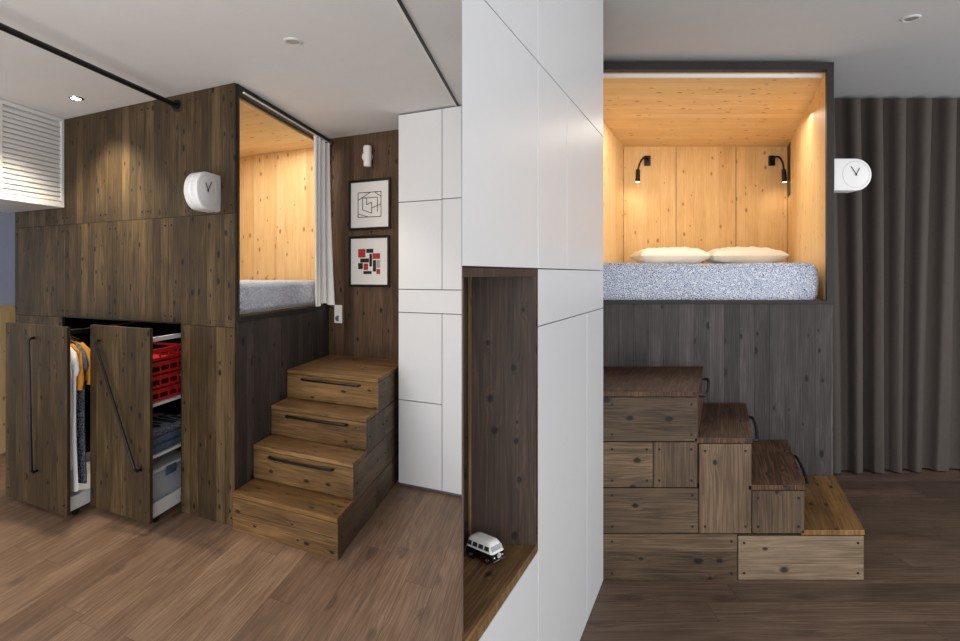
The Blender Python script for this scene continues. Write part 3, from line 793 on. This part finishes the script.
for y0,y1 in ((-.021,-.001),(.001,.021)):
    MB().extrude([vp(Lh-.0028,y0,.0345),vp(Lh-.0028,y1,.0345),vp(Lh-.0080,y1*.95,.0455),vp(Lh-.0080,y0*.95,.0455)],vx*.0008).build('windscreen',M_GLASS,van)
for x in (-.030,.030):
    for sg in (-1,1):
        w=MB().lathe(vp(x,sg*(Wh-.006),.0095),vy*sg,[(0,.0105),(.007,.0105),(.0085,.009)],18).build('wheel',M_VANB,van,smooth=True)
        MB().lathe(vp(x,sg*(Wh+.0016),.0095),vy*sg,[(0,.006),(.0012,.004)],14).build('hub_cap',M_CHROME,w,smooth=True)
for x in (-Lh-.003,Lh+.003): MB().tube([vp(x,-.023,.011),vp(x,.023,.011)],.0018,6).build('bumper',M_CHROME,van,smooth=True)
for y in (-.016,.016): MB().lathe(vp(Lh+.001,y,.019),vx,[(0,.0045),(.002,.003)],12).build('headlamp',M_CHROME,van,smooth=True)
m=MB()
m.tube([vp(Lh+.003,.006*math.cos(a),.022+.006*math.sin(a)) for a in [2*math.pi*k/20 for k in range(20)]],.0009,5,closed=True)
m.tube([vp(Lh+.003,-.002,.0275),vp(Lh+.003,0,.0228),vp(Lh+.003,.002,.0275)],.0007,5)
m.tube([vp(Lh+.003,-.0045,.0245),vp(Lh+.003,-.002,.0172),vp(Lh+.003,0,.022),vp(Lh+.003,.002,.0172),vp(Lh+.003,.0045,.0245)],.0007,5)
m.build('emblem',M_VANW,van)

# ================================================================== LIGHTS
def area(name,loc,target,sx_,sy_,e,col=(1,1,1)):
    l=bpy.data.lights.new(name,'AREA'); l.shape='RECTANGLE'; l.size=sx_; l.size_y=sy_; l.energy=e; l.color=col
    o=bpy.data.objects.new(name,l); SC.collection.objects.link(o); o.location=loc
    o.rotation_euler=(Vector(target)-Vector(loc)).to_track_quat('-Z','Y').to_euler(); return o
def spot(name,loc,target,e,ang,col=(1,1,1),r=.03,bl=.6):
    l=bpy.data.lights.new(name,'SPOT'); l.energy=e; l.spot_size=math.radians(ang); l.spot_blend=bl; l.color=col; l.shadow_soft_size=r
    o=bpy.data.objects.new(name,l); SC.collection.objects.link(o); o.location=loc
    o.rotation_euler=(Vector(target)-Vector(loc)).to_track_quat('-Z','Y').to_euler(); return o
area('window_light',(-1.6,-1.5,1.6),(-1.6,4,1.3),4.5,2.2,102,(1,1,1))
area('window_light',(2.9,-1.4,1.6),(2.4,4,1.3),2.6,2.0,37,(1,1,1))
area('ceiling_fill_light',(-2.3,-.6,.25),(-2.4,3.2,2.65),4.0,1.0,96,(1,.995,.985))  # added fill near the floor, aimed up to brighten the left ceiling
area('ceiling_fill_light',(2.8,-.4,.25),(3.0,3.4,2.86),2.6,1.0,34,(1,.99,.98))  # added upward fill for the right ceiling
area('curtain_fill_light',(5.3,2.2,1.7),(3.2,4.55,1.5),1.2,2.0,50,(.95,.98,1))  # added side fill, gives the curtain folds contrast
c=L.P(.75,.75,2.57); area('pod_light',c,c-Vector((0,0,1)),1.0,.8,13,(1,.94,.82))
c=R.P(1.35,1.15,zI-.03); area('pod_light',c,c-Vector((0,-.15,1)),1.3,1.1,23,(1,.93,.80))
spot('reading_light',pa,pa+Vector((0,.02,-1)),2.2,160,(1,.89,.70),.08,1.0); spot('reading_light',pb_,pb_+Vector((0,.02,-1)),2.2,160,(1,.89,.70),.08,1.0)
spot('ceiling_spot',(xs,ys,LC-.03),(xs-.1,ys-.12,0),120,116,(1,.88,.66),.05,1.0)
c=L.P(-.45,.5,2.6); spot('ceiling_spot',c,c-Vector((0,0,1)),24,90,(1,.90,.74))  # shines down on the stairs; no ceiling fitting modelled here
w=bpy.data.worlds.new('world'); SC.world=w; w.use_nodes=True
w.node_tree.nodes['Background'].inputs[0].default_value=(.92,.96,1,1); w.node_tree.nodes['Background'].inputs[1].default_value=.6

# ================================================================== CAMERA
cam=bpy.data.cameras.new('camera'); co=bpy.data.objects.new('camera',cam); SC.collection.objects.link(co)
co.location=(0,0,H); co.rotation_euler=(math.radians(90),0,0)
cam.sensor_width=36; cam.lens=36*F/960; cam.shift_y=-(320.5-CY)/960; cam.clip_start=.05
SC.camera=co
SC.view_settings.view_transform='Standard'; SC.view_settings.look='None'
